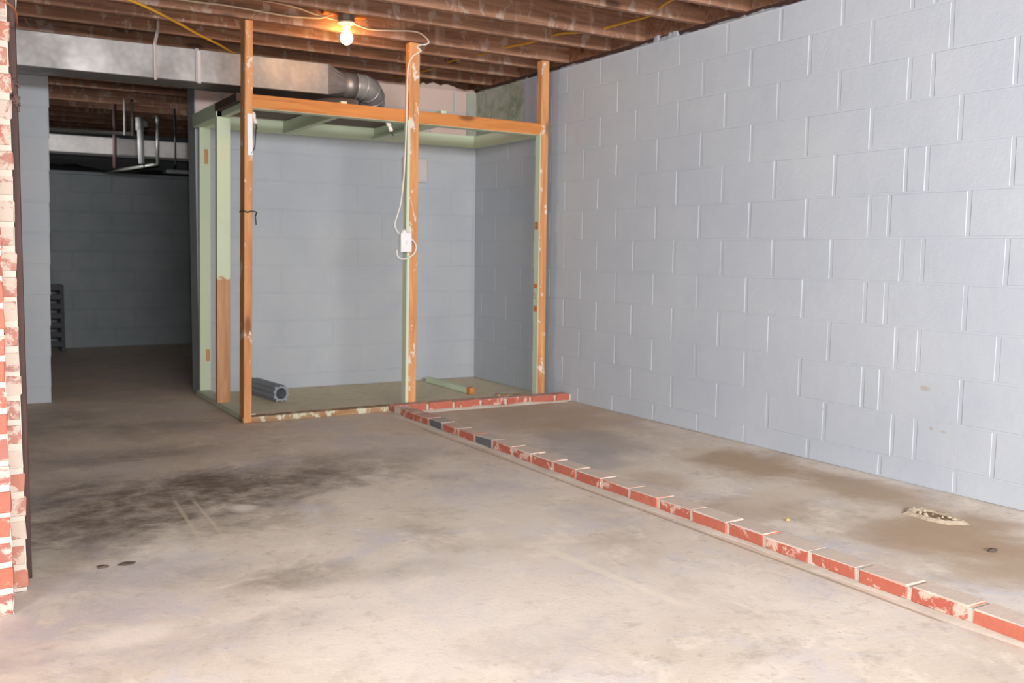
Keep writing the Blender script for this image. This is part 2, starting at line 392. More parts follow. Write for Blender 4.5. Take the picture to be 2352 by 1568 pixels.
def lathe_bm(profile, axis_at=(0, 0, 0), sides=20, bm=None):
    bm = bm or bmesh.new(); ax = Vector(axis_at); rings = []
    for r, z in profile:
        rings.append([bm.verts.new(ax + Vector((max(r, 1e-4) * math.cos(2 * PI * k / sides), max(r, 1e-4) * math.sin(2 * PI * k / sides), z))) for k in range(sides)])
    for a, b in zip(rings, rings[1:]):
        for k in range(sides): bm.faces.new((a[k], a[(k + 1) % sides], b[(k + 1) % sides], b[k]))
    bm.faces.new(rings[0][::-1]); bm.faces.new(rings[-1])
    bmesh.ops.recalc_face_normals(bm, faces=bm.faces)
    return bm

# ------------------------------------------------------------------ floor
def grid_bm(x0, x1, y0, y1, nx, ny, f):
    bm = bmesh.new(); vs = []
    for j in range(ny + 1):
        vs.append([bm.verts.new((x0 + (x1 - x0) * i / nx, y0 + (y1 - y0) * j / ny, 0)) for i in range(nx + 1)])
    for row in vs:
        for v in row: v.co.z = f(v.co.x, v.co.y)
    for j in range(ny):
        for i in range(nx): bm.faces.new((vs[j][i], vs[j][i + 1], vs[j + 1][i + 1], vs[j + 1][i]))
    return bm
floor = from_bm('floor', grid_bm(-2.6, 4.0, -4.6, 12.2, 132, 336, lambda x, y: 0.003 * noise.noise(Vector((x * 1.3, y * 1.3, 0))) - 0.002), M_FLOOR, smooth=True, kind='structure')

# ------------------------------------------------------------------ walls of concrete block
XW = 3.79
BEDS = [0.0, 0.103, 0.306, 0.51, 0.713, 0.916, 1.12, 1.323, 1.53, 1.733, 1.932, 2.135, 2.31]
def block_mesh(name, L, Hh, d=0.012, ch=0.009, gv=0.003, gh=0.001):
    """a block seen from its face: local x along the wall, y = out of the wall (towards -y), z up; the origin at the lower left corner"""
    a, b, c, e = gv, L - gv, gh, Hh - gh
    j = lambda s: R_.uniform(-s, s)
    pr = -d - j(0.0007)
    back = [(a, 0, c), (b, 0, c), (b, 0, e), (a, 0, e)]
    mid = [(x, pr + ch * 0.6, z) for x, y, z in back]
    fr = [(a + ch + j(.0015), pr + j(.0006), c + ch * .6 + j(.001)), (b - ch + j(.0015), pr + j(.0006), c + ch * .6 + j(.001)), (b - ch + j(.0015), pr + j(.0006), e - ch * .6 + j(.001)), (a + ch + j(.0015), pr + j(.0006), e - ch * .6 + j(.001))]
    v = back + mid + fr
    f = [(8, 9, 10, 11)] + [(4 + i, 4 + (i + 1) % 4, 8 + (i + 1) % 4, 8 + i) for i in range(4)] + [(i, (i + 1) % 4, 4 + (i + 1) % 4, 4 + i) for i in range(4)]
    me = bpy.data.meshes.new(name); me.from_pydata(v, [], f); me.update()
    return me
def block_wall(root, p0, p1, joints_of, beds, mat_of, lean=(0.0, 0.0)):
    """blocks laid from p0 towards p1 (2-D points), facing to the right hand of p0->p1 turned so that the local -y looks into the room"""
    p0, p1 = Vector(p0), Vector(p1); d = (p1 - p0).normalized(); Lw = (p1 - p0).length
    ang = math.atan2(d.y, d.x)
    for ci in range(len(beds) - 1):
        z0, z1 = beds[ci], beds[ci + 1]
        js = [j for j in joints_of(ci) if 0.03 < j < Lw - 0.03]
        edges = [0.0] + sorted(js) + [Lw]
        for a, b in zip(edges, edges[1:]):
            me = block_mesh('concrete_block', b - a, z1 - z0)
            o = link('concrete_block', me, mat_of(ci, (a + b) / 2, (z0 + z1) / 2), root)
            q = p0 + d * a
            o.location = (q.x + lean[0] * z0, q.y + lean[1] * z0, z0); o.rotation_euler = (0, 0, ang)
# right wall: faces -x, so walk from far to near (direction -y, then local -y points to -x)
YF, YN = 6.853, 1.20
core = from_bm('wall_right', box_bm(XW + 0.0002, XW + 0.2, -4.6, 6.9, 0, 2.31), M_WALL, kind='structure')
A_ = [2.32, 2.70, 2.82, 3.21, 3.60, 3.99, 4.38, 4.77, 5.155, 5.545, 5.94, 6.33, 6.72]
B_ = [2.49, 2.89, 3.0, 3.39, 3.78, 4.17, 4.56, 4.95, 5.34, 5.73, 6.12, 6.51]
rowtype = 'BABABABABABA'
def rj(ci):
    ys = list(A_ if rowtype[ci] == 'A' else B_)
    if ci == 0: ys = [2.49, 2.88, 3.32, 3.76, 4.14, 4.54, 4.95, 5.35, 5.8, 6.2]
    if ci == 8: ys = [2.55, 3.01, 3.40, 3.79, 4.18, 4.57, 4.96, 5.34, 5.73, 6.12, 6.51]
    if ci == 10: ys = [2.63, 3.03, 3.41, 3.80, 4.18, 4.56, 4.96, 5.35, 5.74, 6.13, 6.52]
    ys += [min(ys) - 0.39, min(ys) - 0.78]
    return [YF - y + R_.uniform(-.008, .008) for y in ys]
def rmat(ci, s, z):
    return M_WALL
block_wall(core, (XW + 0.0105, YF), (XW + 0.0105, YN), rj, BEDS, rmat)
# ragged mortar and paint along the top of the right wall
bm = bmesh.new(); prev = None; y = 1.2
while y < 6.86:
    h = 2.312 + 0.022 * abs(noise.noise(Vector((y * 4.3, 1.7, 0)))) + 0.03 * max(0, noise.noise(Vector((y * 13.7, 4.2, 0)))) ** 2 + 0.008 * noise.noise(Vector((y * 31, 2, 0))) + (0.045 * (0.4 + abs(noise.noise(Vector((y * 17, 3, 9))) * 1.6)) if 4.42 < y < 4.64 else 0)
    x = XW + 0.002 * noise.noise(Vector((y * 12, 8.1, 0)))
    cur = [bm.verts.new((x, y, 2.296)), bm.verts.new((x - 0.004, y, 2.306)), bm.verts.new((x + 0.012, y, h)), bm.verts.new((x + 0.09, y, h + 0.004))]
    if prev:
        for i in range(3): bm.faces.new((prev[i], prev[i + 1], cur[i + 1], cur[i]))
    prev = cur; y += 0.022
from_bm('mortar_cap', bm, M_WALL, core)
# sill timber that carries the joist ends
box('sill_plate', XW + 0.02, XW + 0.16, 1.0, 7.1, 2.312, 2.345, M_BROWN, core)

# back wall, in two pieces either side of the doorway; the closet end first
BW0, BW1 = Vector((1.585, 6.905)), Vector((3.81, 6.853))
def backj(ci):
    off = 0.0 if ci % 2 else 0.2
    return [off + 0.40 * i + R_.uniform(-.01, .01) for i in range(0, 8)]
wb = from_bm('wall_back_right', box_bm(1.585, 3.99, 6.9055, 7.11, 0, 2.31), M_WALLD, kind='structure')
# core follows the slight skew of the wall
for v in wb.data.vertices:
    t = (v.co.x - BW0.x) / (BW1.x - BW0.x); v.co.y += (BW1.y - BW0.y) * t
def bmat(ci, s, z):
    return M_PINK if ci >= 10 else M_WALLD
block_wall(wb, BW0 + Vector((0, 0.0105)), BW1 + Vector((0, 0.0105)), backj, BEDS, bmat)
bm = bmesh.new(); prev = None; s = 0.0
while s < 2.22:
    q = BW0 + (BW1 - BW0) * (s / 2.22)
    h = 2.318 + 0.03 * abs(noise.noise(Vector((s * 9, 5.1, 3)))) + (0.02 if 1.72 < s < 2.02 else 0)
    cur = [bm.verts.new((q.x, q.y, 2.296)), bm.verts.new((q.x, q.y - 0.006, 2.308)), bm.verts.new((q.x, q.y + 0.012, h)), bm.verts.new((q.x, q.y + 0.09, h))]
    if prev:
        for i in range(3): bm.faces.new((prev[i], prev[i + 1], cur[i + 1], cur[i]))
    prev = cur; s += 0.03
from_bm('mortar_cap', bm, M_PINK, wb)
# strip of greenish paint up the corner above the closet
box('paint_strip', 3.70, 3.785, 6.848, 6.853, 1.96, 2.30, M_MOTT, wb, bev=0.001)
# lilac-grey end of the wall at the doorway: bare edge
wl = from_bm('wall_back_left', box_bm(-2.5, 0.628, 6.944, 7.15, 0, 2.31, shear=(0.05, 0)), M_WALLD, kind='structure')
block_wall(wl, (-2.4, 6.9545), (0.635, 6.9545), lambda ci: [(0.235 if ci % 2 else 0.04) + 0.40 * i for i in range(0, 9)], BEDS, lambda ci, s, z: M_WALLD, lean=(0.022, 0))

# far room: knee wall with a crawl space of soil above it
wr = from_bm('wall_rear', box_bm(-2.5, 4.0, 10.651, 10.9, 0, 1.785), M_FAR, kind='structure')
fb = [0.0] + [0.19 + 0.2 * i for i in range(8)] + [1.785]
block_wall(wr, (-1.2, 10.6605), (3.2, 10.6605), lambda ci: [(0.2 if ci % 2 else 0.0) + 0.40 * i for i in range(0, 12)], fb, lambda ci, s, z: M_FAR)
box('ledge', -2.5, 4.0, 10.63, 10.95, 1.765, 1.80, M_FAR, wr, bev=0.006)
cw = from_bm('wall_crawl_space', box_bm(-2.6, 4.1, 12.0, 12.2, 1.6, 2.6), M_FAR, kind='structure')
soil = from_bm('trim_1', grid_bm(-2.5, 4.0, 10.74, 12.05, 80, 18, lambda x, y: 1.80 + (0.055 + 0.09 * noise.noise(Vector((x * 2.1, y * 2, 3))) + 0.035 * noise.noise(Vector((x * 7, y * 7, 1)))) * min(1, (y - 10.74) / 0.25)), M_SOIL, kind='structure')
# closing walls never seen straight on
wle = from_bm('wall_left', box_bm(-2.7, -2.5, 0.0, 12.2, 0, 2.58), M_WALLD, kind='structure')
box('wall_segment', -2.7, -2.5, -4.6, -2.6, 0, 2.58, M_WALLD, wle, bev=0)
box('lintel', -2.7, -2.5, -2.6, 0.0, 2.31, 2.58, M_WALLD, wle, bev=0)
box('wall_segment', -2.7, -2.5, -2.6, 0.0, 0, 1.6, M_WALLD, wle, bev=0)
from_bm('wall_far_right', box_bm(3.99, 4.2, 6.8, 12.2, 0, 2.58), M_FAR, kind='structure')
wf = from_bm('wall_front', box_bm(-2.6, -1.5, -4.6, -4.4, 0, 2.58), M_WALLD, kind='structure')
b2 = box('wall_segment', 2.7, 4.0, -4.6, -4.4, 0, 2.58, M_WALLD, wf, bev=0)
box('wall_segment', -1.5, 2.7, -4.6, -4.4, 0, 1.6, M_WALLD, wf, bev=0)
b3 = box('lintel', -1.5, 2.7, -4.6, -4.4, 2.3, 2.58, M_WALLD, wf, bev=0)

# ------------------------------------------------------------------ ceiling: subfloor and joists
ZJ = 2.345
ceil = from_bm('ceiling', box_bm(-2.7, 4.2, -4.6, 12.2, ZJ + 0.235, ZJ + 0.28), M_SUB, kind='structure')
JY = [-4.2, -3.8, -3.4, -3.0, -2.6, -2.2, -1.8, -1.4, -1.0, -.6, -.2, .2, .6, 1.0, 1.4, 1.83, 2.24, 2.66, 3.07, 3.47, 3.87, 4.22, 4.755, 5.11, 5.585, 5.86, 6.24, 6.65, 7.05, 7.46, 7.87, 8.28, 8.68, 9.1, 9.5, 9.9, 10.3, 10.7, 11.1, 11.5, 11.9]
for y in JY:
    jw = 0.041
    x1 = 3.93 if y < 6.9 else 3.99
    o = box('joist', -2.5, x1, y, y + jw, ZJ + R_.uniform(-.003, .003), ZJ + 0.234, M_JOIST, ceil, bev=0.003)
box('rim_joist', 3.825, 3.865, -4.6, 7.1, ZJ, ZJ + 0.234, M_JOIST, ceil, bev=0)
box('rim_joist', 3.95, 3.992, -4.6, 7.1, 2.32, ZJ + 0.236, M_BROWN, ceil, bev=0)
# diagonal sub-floor boards seen between the joists
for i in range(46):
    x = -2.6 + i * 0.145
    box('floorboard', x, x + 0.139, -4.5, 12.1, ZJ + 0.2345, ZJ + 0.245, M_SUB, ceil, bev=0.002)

# ------------------------------------------------------------------ brick wall at the left edge
bw = from_bm('wall_brick', box_bm(-2.5, 0.155, 2.943, 3.125, 0, ZJ), M_MORTP, kind='structure')
def brick_obj(parent, x0, x1, y0, y1, z0, z1, mat, jit=0.0025, name='brick'):
    return box(name, x0, x1, y0, y1, z0, z1, mat, parent, bev=0.004, jit=jit)
CH = 0.0728
for c in range(32):
    z0 = c * CH + 0.002; z1 = z0 + 0.060
    x = 0.158 + R_.uniform(-.003, .002)
    first = 0.10 if c % 2 else 0.205
    while x > -0.95:
        L = first; first = 0.205
        brick_obj(bw, x - L, x, 2.940, 3.04, z0, z1, M_BRICKA)
        x -= L + 0.011
core2 = box('brick_core', -0.9, 0.202, 3.1285, 3.232, 0, ZJ, M_MORTP, bw, bev=0)
for c in range(32):
    z0 = c * CH + 0.010; z1 = z0 + 0.058
    x = 0.205 + R_.uniform(-.004, .003)
    brick_obj(bw, x - (0.10 if c % 2 else 0.2), x, 3.126, 3.225, z0, z1, M_BRICKW)
jt = box('door_jamb', 0.05, 0.224, 3.236, 3.30, 0, ZJ, M_BROWN, None, bev=0.003, shear=(0.012, 0))
jt['label'] = 'dark brown timber jamb standing behind the edge of the brick wall'; jt['category'] = 'jamb'

# ------------------------------------------------------------------ brick curb
curb = empty('brick_curb', 'low L-shaped brick curb one course high mortared on the concrete floor', 'curb', loc=(2.5, 5.5, 0))
XC = 2.465; JN = [2.114, 2.03, 1.959, 1.878, 1.803, 1.726, 1.645, 1.569, 1.492, 1.416, 1.336, 1.256, 1.18, 1.1, 1.02, 0.946, 0.864, 0.786, 0.709, 0.629, 0.551, 0.473]
JN = [j * XC for j in JN]
ends = [5.41] + JN
for i, (a, b) in enumerate(zip(ends, ends[1:])):
    g = 0.007
    grey = i in (2, 5)
    zt = 0.049 + R_.uniform(-.002, .002)
    brick_obj(curb, XC + R_.uniform(-.002, .002), XC + 0.092, b + g, a - g, 0.004, zt, M_BRICKG if grey else M_BRICK, 0.002)
JX = [2.496, 2.701, 2.886, 3.084, 3.273, 3.462, 3.659, 3.785]
for i, (a, b) in enumerate(zip(JX, JX[1:])):
    a2 = a + 0.008 if i else XC + 0.002
    b2_ = b - 0.008
    y = 5.5 - 0.07 * ((a + b) / 2 - 2.5) / 1.3
    brick_obj(curb, a2, b2_, y, y + 0.092, 0.006, 0.052 + R_.uniform(-.002, .003), M_BRICK, 0.002)
bm = box_bm(XC + 0.0035, XC + 0.089, 1.0, 5.5, 0.0, 0.0455, 0.002)
b_ = box_bm(XC + 0.006, 3.79, 5.512, 5.586, 0.0, 0.046, 0.002)
for v in b_.verts: v.co.y -= 0.07 * max(0, v.co.x - 2.5) / 1.3
me_t = bpy.data.meshes.new('tmp'); b_.to_mesh(me_t); b_.free(); bm.from_mesh(me_t)
mb = from_bm('mortar', bm, M_MORT, curb); mb.location = -Vector(curb.location)
# mortar slopped along the outer foot of the curb and behind it
def slop(name, pts, width, height, side, seed):
    bm = bmesh.new(); prev = None
    P = [Vector(p) for p in pts]; n = 160
    for i in range(n + 1):
        t = i / n * (len(P) - 1); k = min(int(t), len(P) - 2); p = P[k].lerp(P[k + 1], t - k)
        d = (P[k + 1] - P[k]).normalized(); s = Vector((-d.y, d.x, 0)) * side
        w = width * (0.75 + 0.6 * noise.noise(p * 4 + Vector((seed, 0, 0)))); h = height * (0.8 + 0.7 * noise.noise(p * 6 + Vector((0, seed, 0))))
        cur = [bm.verts.new(p + Vector((0, 0, h))), bm.verts.new(p + s * w * 0.55 + Vector((0, 0, h * 0.55))), bm.verts.new(p + s * w + Vector((0, 0, -0.006)))]
        if prev:
            for a in range(2): bm.faces.new((prev[a], prev[a + 1], cur[a + 1], cur[a]))
        prev = cur
    bmesh.ops.recalc_face_normals(bm, faces=bm.faces)
    for f in bm.faces:
        if f.normal.z < 0: f.normal_flip()
    o = from_bm(name, bm, M_MORT, curb, smooth=True); o.location = -Vector(curb.location)
slop('mortar_fillet', [(XC + .001, 1.05, 0), (XC + .001, 5.48, 0)], 0.045, 0.008, 1, 3.0)
slop('mortar_fillet', [(XC + 0.091, 1.05, 0), (XC + 0.091, 5.45, 0)], 0.10, 0.030, -1, 9.0)
slop('mortar_fillet', [(2.57, 5.497, 0), (3.74, 5.434, 0)], 0.05, 0.014, -1, 5.0)

# ------------------------------------------------------------------ closet frame of studs
clo = empty('closet_frame', 'open timber closet frame of orange-brown and pale green studs in the back right corner', 'frame', loc=(2.6, 5.65, 0))
P_ = lambda *a, **k: box(*a, parent=clo, **k)
# front posts (two-tone: bare front, green inner side)
def post(x0, x1, y0, y1, z0, z1, shear, greens=True):
    o = box('stud', x0, x1, y0, y1, z0, z1, M_STUD, clo, bev=0.003, shear=shear)
    return o
def green_side(o, x_lo=True, zmax=None):
    me = o.data; me.materials.append(M_GREENW)
    for p in me.polygons:
        if (p.normal.x < -0.7): p.material_index = 1
post(1.538, 1.585, 5.600, 5.695, 0.0, ZJ, (0.040, 0))
p2 = post(2.594, 2.665, 5.600, 5.664, 0.0, ZJ, (0.024, 0))
p3 = post(3.611, 3.672, 5.600, 5.662, 0.0, ZJ, (0.0, 0))
# green paint on the inner faces of the two right posts, up to the header
for nm, (x0, y0, y1, sh) in {'p2': (2.593, 5.601, 5.663, 0.024), 'p3': (3.610, 5.601, 5.661, 0.0)}.items():
    z0, z1 = 0.01, 1.86
    o = box('painted_face', x0 - 0.0035, x0 + 0.002, y0, y1, z0, z1, M_GREENW, clo, bev=0.001, shear=(sh * (z1 - z0) / ZJ, 0), label='pale green painted inner face')
o = box('painted_face', 2.5925, 2.612, 5.5975, 5.602, 1.10, 1.86, M_GREENW, clo, bev=0.001, shear=(0.010, 0), label='pale green painted front edge')
o = box('painted_face', 2.5925, 2.606, 5.5975, 5.602, 0.02, 1.04, M_GREENW, clo, bev=0.001, shear=(0.011, 0), label='pale green painted front edge')
# header between the front posts
def header(x0, x1, zl, zr):
    bm = box_bm(x0, x1, 5.604, 5.690, 0, 0.08, 0.002)
    for v in bm.verts:
        t = (v.co.x - x0) / (x1 - x0); v.co.z += zl + (zr - zl) * t
    me_o = from_bm('header', bm, [M_HEAD, M_GREEN], clo); me_o.location = -Vector(clo.location)
    for p in me_o.data.polygons:
        if p.normal.z < -0.7: p.material_index = 1
header(1.617, 2.612, 1.848, 1.844); header(2.684, 3.612, 1.844, 1.838)
# worn bottom sill
P_('sill', 1.535, 2.60, 5.603, 5.690, 0.0, 0.032, M_SILL, jit=0.0015)
P_('sill', 1.548, 1.638, 5.690, 6.855, 0.0, 0.036, M_GREENW, jit=0.0015)
# side studs
P_('stud', 1.533, 1.617, 6.20, 6.242, 0.036, 1.930, M_STUD2, shear=(0.028, 0))
P_('stud', 1.565, 1.640, 6.80, 6.842, 0.036, 1.925, M_GREEN, shear=(0.028, 0))
P_('side_beam', 1.548, 1.588, 5.696, 6.20, 1.896, 1.944, M_BROWN)
P_('side_beam', 1.556, 1.592, 6.20, 6.852, 1.862, 1.95, M_GREEN)
P_('side_beam', 1.590, 1.630, 5.690, 6.80, 1.862, 1.945, M_GREEN)
# plates along the two walls
bm = box_bm(1.63, 3.785, 6.84, 6.885, 1.866, 1.958, 0.002)
for v in bm.verts: v.co.y += -0.0235 * (v.co.x - 1.6)
for v in bm.verts: v.co.y += 0.012
o = from_bm('wall_plate', bm, M_GREEN, clo); o.location = -Vector(clo.location)
P_('wall_plate', 3.745, 3.788, 5.80, 6.80, 1.862, 1.955, M_GREEN)
# braces across the top
P_('brace', 2.192, 2.232, 5.69, 6.845, 1.866, 1.952, M_GREEN)
P_('brace', 2.845, 2.935, 5.69, 6.76, 1.864, 1.884, M_GREEN)
P_('brace', 2.885, 2.925, 5.69, 6.84, 1.884, 1.955, M_GREEN)
P_('top_board', 1.595, 2.90, 5.92, 6.80, 1.956, 1.968, M_PLY)
# bare mortices where hinges and latches were
for x, y, z, hh in ((1.637, 6.797, 1.665, 0.10), (1.626, 6.797, 0.285, 0.085)):
    box('hinge_mortice', x - 0.016, x + 0.010, y, y + 0.006, z - hh / 2, z + hh / 2, M_STUD, clo, bev=0.001, label='bare wood hinge mortice')
for z, hh in ((1.22, 0.055), (0.80, 0.03), (0.64, 0.04)):
    box('latch_mortice', 3.604, 3.609, 5.612, 5.652, z - hh / 2, z + hh / 2, M_HEAD, clo, bev=0.001, label='bare brown latch mortice')
# white painted strip on the left post
box('white_strip', 1.580, 1.612, 5.590, 5.600, 1.575, 1.815, M_WHITE, clo, bev=0.003, label='white painted wooden strip')

# old porcelain insulators on the header and wires
def insulator(loc, label, tilt):
    t = empty('wire_insulator', label, 'insulator', loc=loc)
    o = from_bm('knob', lathe_bm([(0.006, 0), (0.013, 0.003), (0.015, 0.02), (0.011, 0.028), (0.011, 0.036), (0.016, 0.044), (0.016, 0.066), (0.008, 0.072)], sides=14), M_CERAM, t, smooth=True)
    o.rotation_euler = tilt
    nl = from_bm('nail', lathe_bm([(0.003, -0.03), (0.003, 0.0), (0.006, 0.001), (0.006, 0.004)], sides=8), M_DARK, t)
    nl.rotation_euler = tilt
    return t
insulator((1.667, 5.72, 1.775), 'small white ceramic wire insulator under the header beside the left post', (0, -0.3, 0))
insulator((2.545, 5.72, 1.795), 'small white ceramic wire insulator under the header beside the middle post', (0, -0.5, 0.3))
tube('hanging_wire', [(1.664, 5.70, 1.768), (1.650, 5.66, 1.72), (1.634, 5.62, 1.66), (1.622, 5.596, 1.62), (1.60, 5.592, 1.585)], 0.003, M_WIRE, None, 6, label='thin dark wire hanging from the insulator beside the left post', category='wire')
tube('tie_wire', [(1.558, 5.70, 1.25), (1.552, 5.60, 1.255), (1.572, 5.592, 1.246), (1.60, 5.592, 1.252), (1.630, 5.600, 1.246), (1.634, 5.64, 1.225), (1.640, 5.65, 1.20), (1.642, 5.65, 1.175)], 0.0045, M_WIRE, None, 6, label='dark wire wrapped around the left closet post at mid height', category='wire')

# ------------------------------------------------------------------ bulb, box and cables on the joist
lamp = empty('bulb_fixture', 'lit bare light bulb in a white ceramic lampholder under a joist', 'lamp', loc=(2.163, 5.52, 2.38))
bm = lathe_bm([(0.045, 0.012), (0.052, 0.016), (0.052, 0.062), (0.046, 0.066)], sides=8)
from_bm('junction_box', bm, M_GALVP, lamp)
from_bm('lampholder', lathe_bm([(0.020, -0.030), (0.024, -0.022), (0.026, -0.006), (0.052, 0.0), (0.055, 0.006), (0.050, 0.012)], sides=24), M_CERAM, lamp, smooth=True)
from_bm('bulb', lathe_bm([(0.002, -0.122), (0.016, -0.118), (0.029, -0.107), (0.036, -0.090), (0.037, -0.078), (0.032, -0.062), (0.022, -0.048), (0.015, -0.038), (0.0135, -0.030)], sides=20), M_BULB, lamp, smooth=True)
box('mounting_strap', 2.03, 2.30, 5.545, 5.585, 2.432, 2.448, M_HEAD, lamp, bev=0.002)

tube('power_cable', [(0.9, 5.565, 2.40), (1.272, 5.565, 2.395), (1.462, 5.572, 2.400), (1.66, 5.575, 2.395), (1.814, 5.575, 2.391), (1.972, 5.572, 2.40), (2.031, 5.56, 2.408), (2.10, 5.55, 2.44)], 0.0055, M_CREAM, None, 8,
     label='cream cable stapled along the joist left of the light bulb', category='cable')
tube('power_cable', [(1.45, 5.575, 2.462), (1.814, 5.575, 2.453), (1.972, 5.568, 2.425), (2.08, 5.55, 2.405), (2.118, 5.53, 2.40)], 0.005, M_CREAM, None, 8,
     label='cream cable sloping down into the lampholder from the upper left', category='cable')
tube('power_cable', [(2.212, 5.535, 2.392), (2.331, 5.572, 2.381), (2.475, 5.575, 2.392), (2.594, 5.575, 2.405), (2.669, 5.57, 2.401), (2.721, 5.57, 2.373), (2.738, 5.58, 2.35), (2.72, 5.60, 2.34), (2.69, 5.594, 2.335), (2.662, 5.590, 2.316), (2.690, 5.592, 2.300), (2.675, 5.591, 2.286), (2.632, 5.591, 2.254), (2.604, 5.590, 2.197), (2.597, 5.590, 2.115), (2.593, 5.590, 1.98), (2.588, 5.588, 1.817), (2.578, 5.585, 1.626), (2.566, 5.585, 1.462), (2.548, 5.588, 1.325), (2.522, 5.59, 1.242), (2.510, 5.59, 1.2), (2.516, 5.58, 1.165), (2.535, 5.575, 1.141)], 0.0052, M_ROMEX, None, 8,
     label='white cable running from the light bulb down the middle post to the switch', category='cable')
tube('cord_loop', [(2.600, 5.572, 1.125), (2.638, 5.575, 1.092), (2.656, 5.58, 1.056), (2.642, 5.585, 1.017), (2.602, 5.587, 0.989), (2.562, 5.587, 0.981), (2.529, 5.587, 0.999), (2.522, 5.586, 1.04)], 0.006, M_ROMEX, None, 8,
     label='white cord looped below and around the light switch', category='cord')
sw = empty('light_switch', 'white surface light switch box on the middle closet post', 'switch', loc=(2.574, 5.575, 1.085))
box('back_box', 2.540, 2.608, 5.560, 5.598, 1.030, 1.142, M_WHITE, sw, bev=0.003)
box('cover_plate', 2.536, 2.612, 5.553, 5.560, 1.026, 1.146, M_WHITE, sw, bev=0.002)
box('toggle', 2.569, 2.579, 5.542, 5.554, 1.075, 1.10, M_WHITE, sw, bev=0.002)
tube('cable_tail', [(2.545, 5.56, 1.140), (2.515, 5.565, 1.135), (2.482, 5.57, 1.116)], 0.007, M_ROMEX, sw, 8)
o = from_bm('cable_clamp', lathe_bm([(0.020, -0.004), (0.022, 0.004), (0.014, 0.018), (0.004, 0.022)], sides=14), M_WHITE, sw, smooth=True); o.location = (-0.006, 0, 0.062)

tube('yellow_cable', [(0.55, 5.2, 2.338), (0.936, 5.459, 2.328), (1.233, 5.80, 2.325), (1.404, 6.03, 2.322), (1.592, 6.25, 2.318), (1.75, 6.45, 2.312), (1.95, 6.62, 2.32)], 0.0085, M_YELL, None, 8,
     label='thick yellow cable sagging under the joists above the duct at upper left', category='cable')
tube('yellow_cable', [(3.146, 7.212, 2.388), (3.165, 6.873, 2.391), (3.204, 6.534, 2.379), (3.223, 6.098, 2.391), (3.262, 5.847, 2.382), (3.311, 5.556, 2.388), (3.349, 5.305, 2.382), (3.388, 5.053, 2.391), (3.485, 4.859, 2.382), (3.543, 4.579, 2.391), (3.533, 4.356, 2.382), (3.465, 4.162, 2.391), (3.407, 3.920, 2.385), (3.388, 3.485, 2.391)], 0.0075, M_YELL, None, 8,
     label='yellow cable threaded through holes in the joists at upper right', category='cable')

# ------------------------------------------------------------------ duct
duct = empty('air_duct', 'galvanised rectangular air duct hanging under the joists with a round elbow end', 'duct', loc=(1.2, 6.22, 2.14))
dl = -Vector(duct.location)
def dpart(name, bm, mat, smooth=False):
    o = from_bm(name, bm, mat, duct, smooth); o.location = dl; return o
def slope_z(bm, k=0.006, x0=0.4):
    for v in bm.verts: v.co.z += k * (v.co.x - x0)
    return bm
# sheet trunk in lengths, joined by drive cleats
xs = [0.29, 1.42, 2.262]
for a, b in zip(xs, xs[1:]):
    bm = bmesh.new(); bmesh.ops.create_cube(bm, size=1)
    for v in bm.verts: v.co = Vector((a + (v.co.x + .5) * (b - a), 6.10 + (v.co.y + .5) * .26, 2.041 + (v.co.z + .5) * .199))
    bmesh.ops.bevel(bm, geom=[e for e in bm.edges if abs((e.verts[0].co - e.verts[1].co).x) > 0.1], offset=0.004, segments=1, affect='EDGES')
    bmesh.ops.subdivide_edges(bm, edges=[e for e in bm.edges if abs((e.verts[0].co - e.verts[1].co).x) > 0.1], cuts=12)
    for v in bm.verts:
        if v.co.y < 6.105: v.co.y += 0.003 * noise.noise(v.co * 5)
    dpart('duct_section', slope_z(bm), M_DUCT)
for x in xs[1:2]:
    dpart('drive_cleat', slope_z(box_bm(x - 0.012, x + 0.012, 6.094, 6.104, 2.038, 2.243, 0.002)), M_DUCT)
# left end turns away round a curved elbow
bm = bmesh.new(); rings = []
for i in range(9):
    t = i / 8 * PI / 2
    cx, cyy = 0.29, 6.10 + 0.26 + 0.04
    ro, ri = 0.30, 0.04
    rings.append([bm.verts.new((cx - math.sin(t) * r, cyy - math.cos(t) * r, z)) for r, z in ((ro, 2.041), (ri, 2.041), (ri, 2.24), (ro, 2.24))])
for a, b in zip(rings, rings[1:]):
    for k in range(4): bm.faces.new((a[k], a[(k + 1) % 4], b[(k + 1) % 4], b[k]))
bm.faces.new(rings[-1]); bmesh.ops.recalc_face_normals(bm, faces=bm.faces)
dpart('duct_elbow', slope_z(bm), M_DUCT, False)
# taper from rectangle to round collar
bm = bmesh.new(); NS = 24
cz, cyy = 2.146, 6.215; rr = 0.083
def rect_pt(a):
    c, s = math.cos(a), math.sin(a); hw, hh = 0.13, 0.0995
    k = min(hw / abs(c) if abs(c) > 1e-6 else 1e9, hh / abs(s) if abs(s) > 1e-6 else 1e9)
    return Vector((2.262, 6.23 + c * k, 2.1525 + s * k))
angs = sorted([2 * PI * k / NS for k in range(NS)] + [])
ca = math.atan2(0.0995, 0.13)
angs = sorted(set([round(x, 4) for x in angs if min(abs(x - q) for q in (ca, PI - ca, PI + ca, 2 * PI - ca)) > 0.1] + [round(q, 4) for q in (ca, PI - ca, PI + ca, 2 * PI - ca)]))
r1 = [bm.verts.new(rect_pt(a)) for a in angs]
r2 = [bm.verts.new((2.405, cyy + math.cos(a) * rr, cz + math.sin(a) * rr)) for a in angs]
for k in range(len(angs)): bm.faces.new((r1[k], r1[(k + 1) % len(angs)], r2[(k + 1) % len(angs)], r2[k]))
bmesh.ops.recalc_face_normals(bm, faces=bm.faces)
dpart('duct_taper', bm, M_DUCT)
V = Vector
dpart('collar', tube_bm([V((2.400, cyy, cz)), V((2.50, cyy, cz))], 0.085, 24), M_DUCT, True)
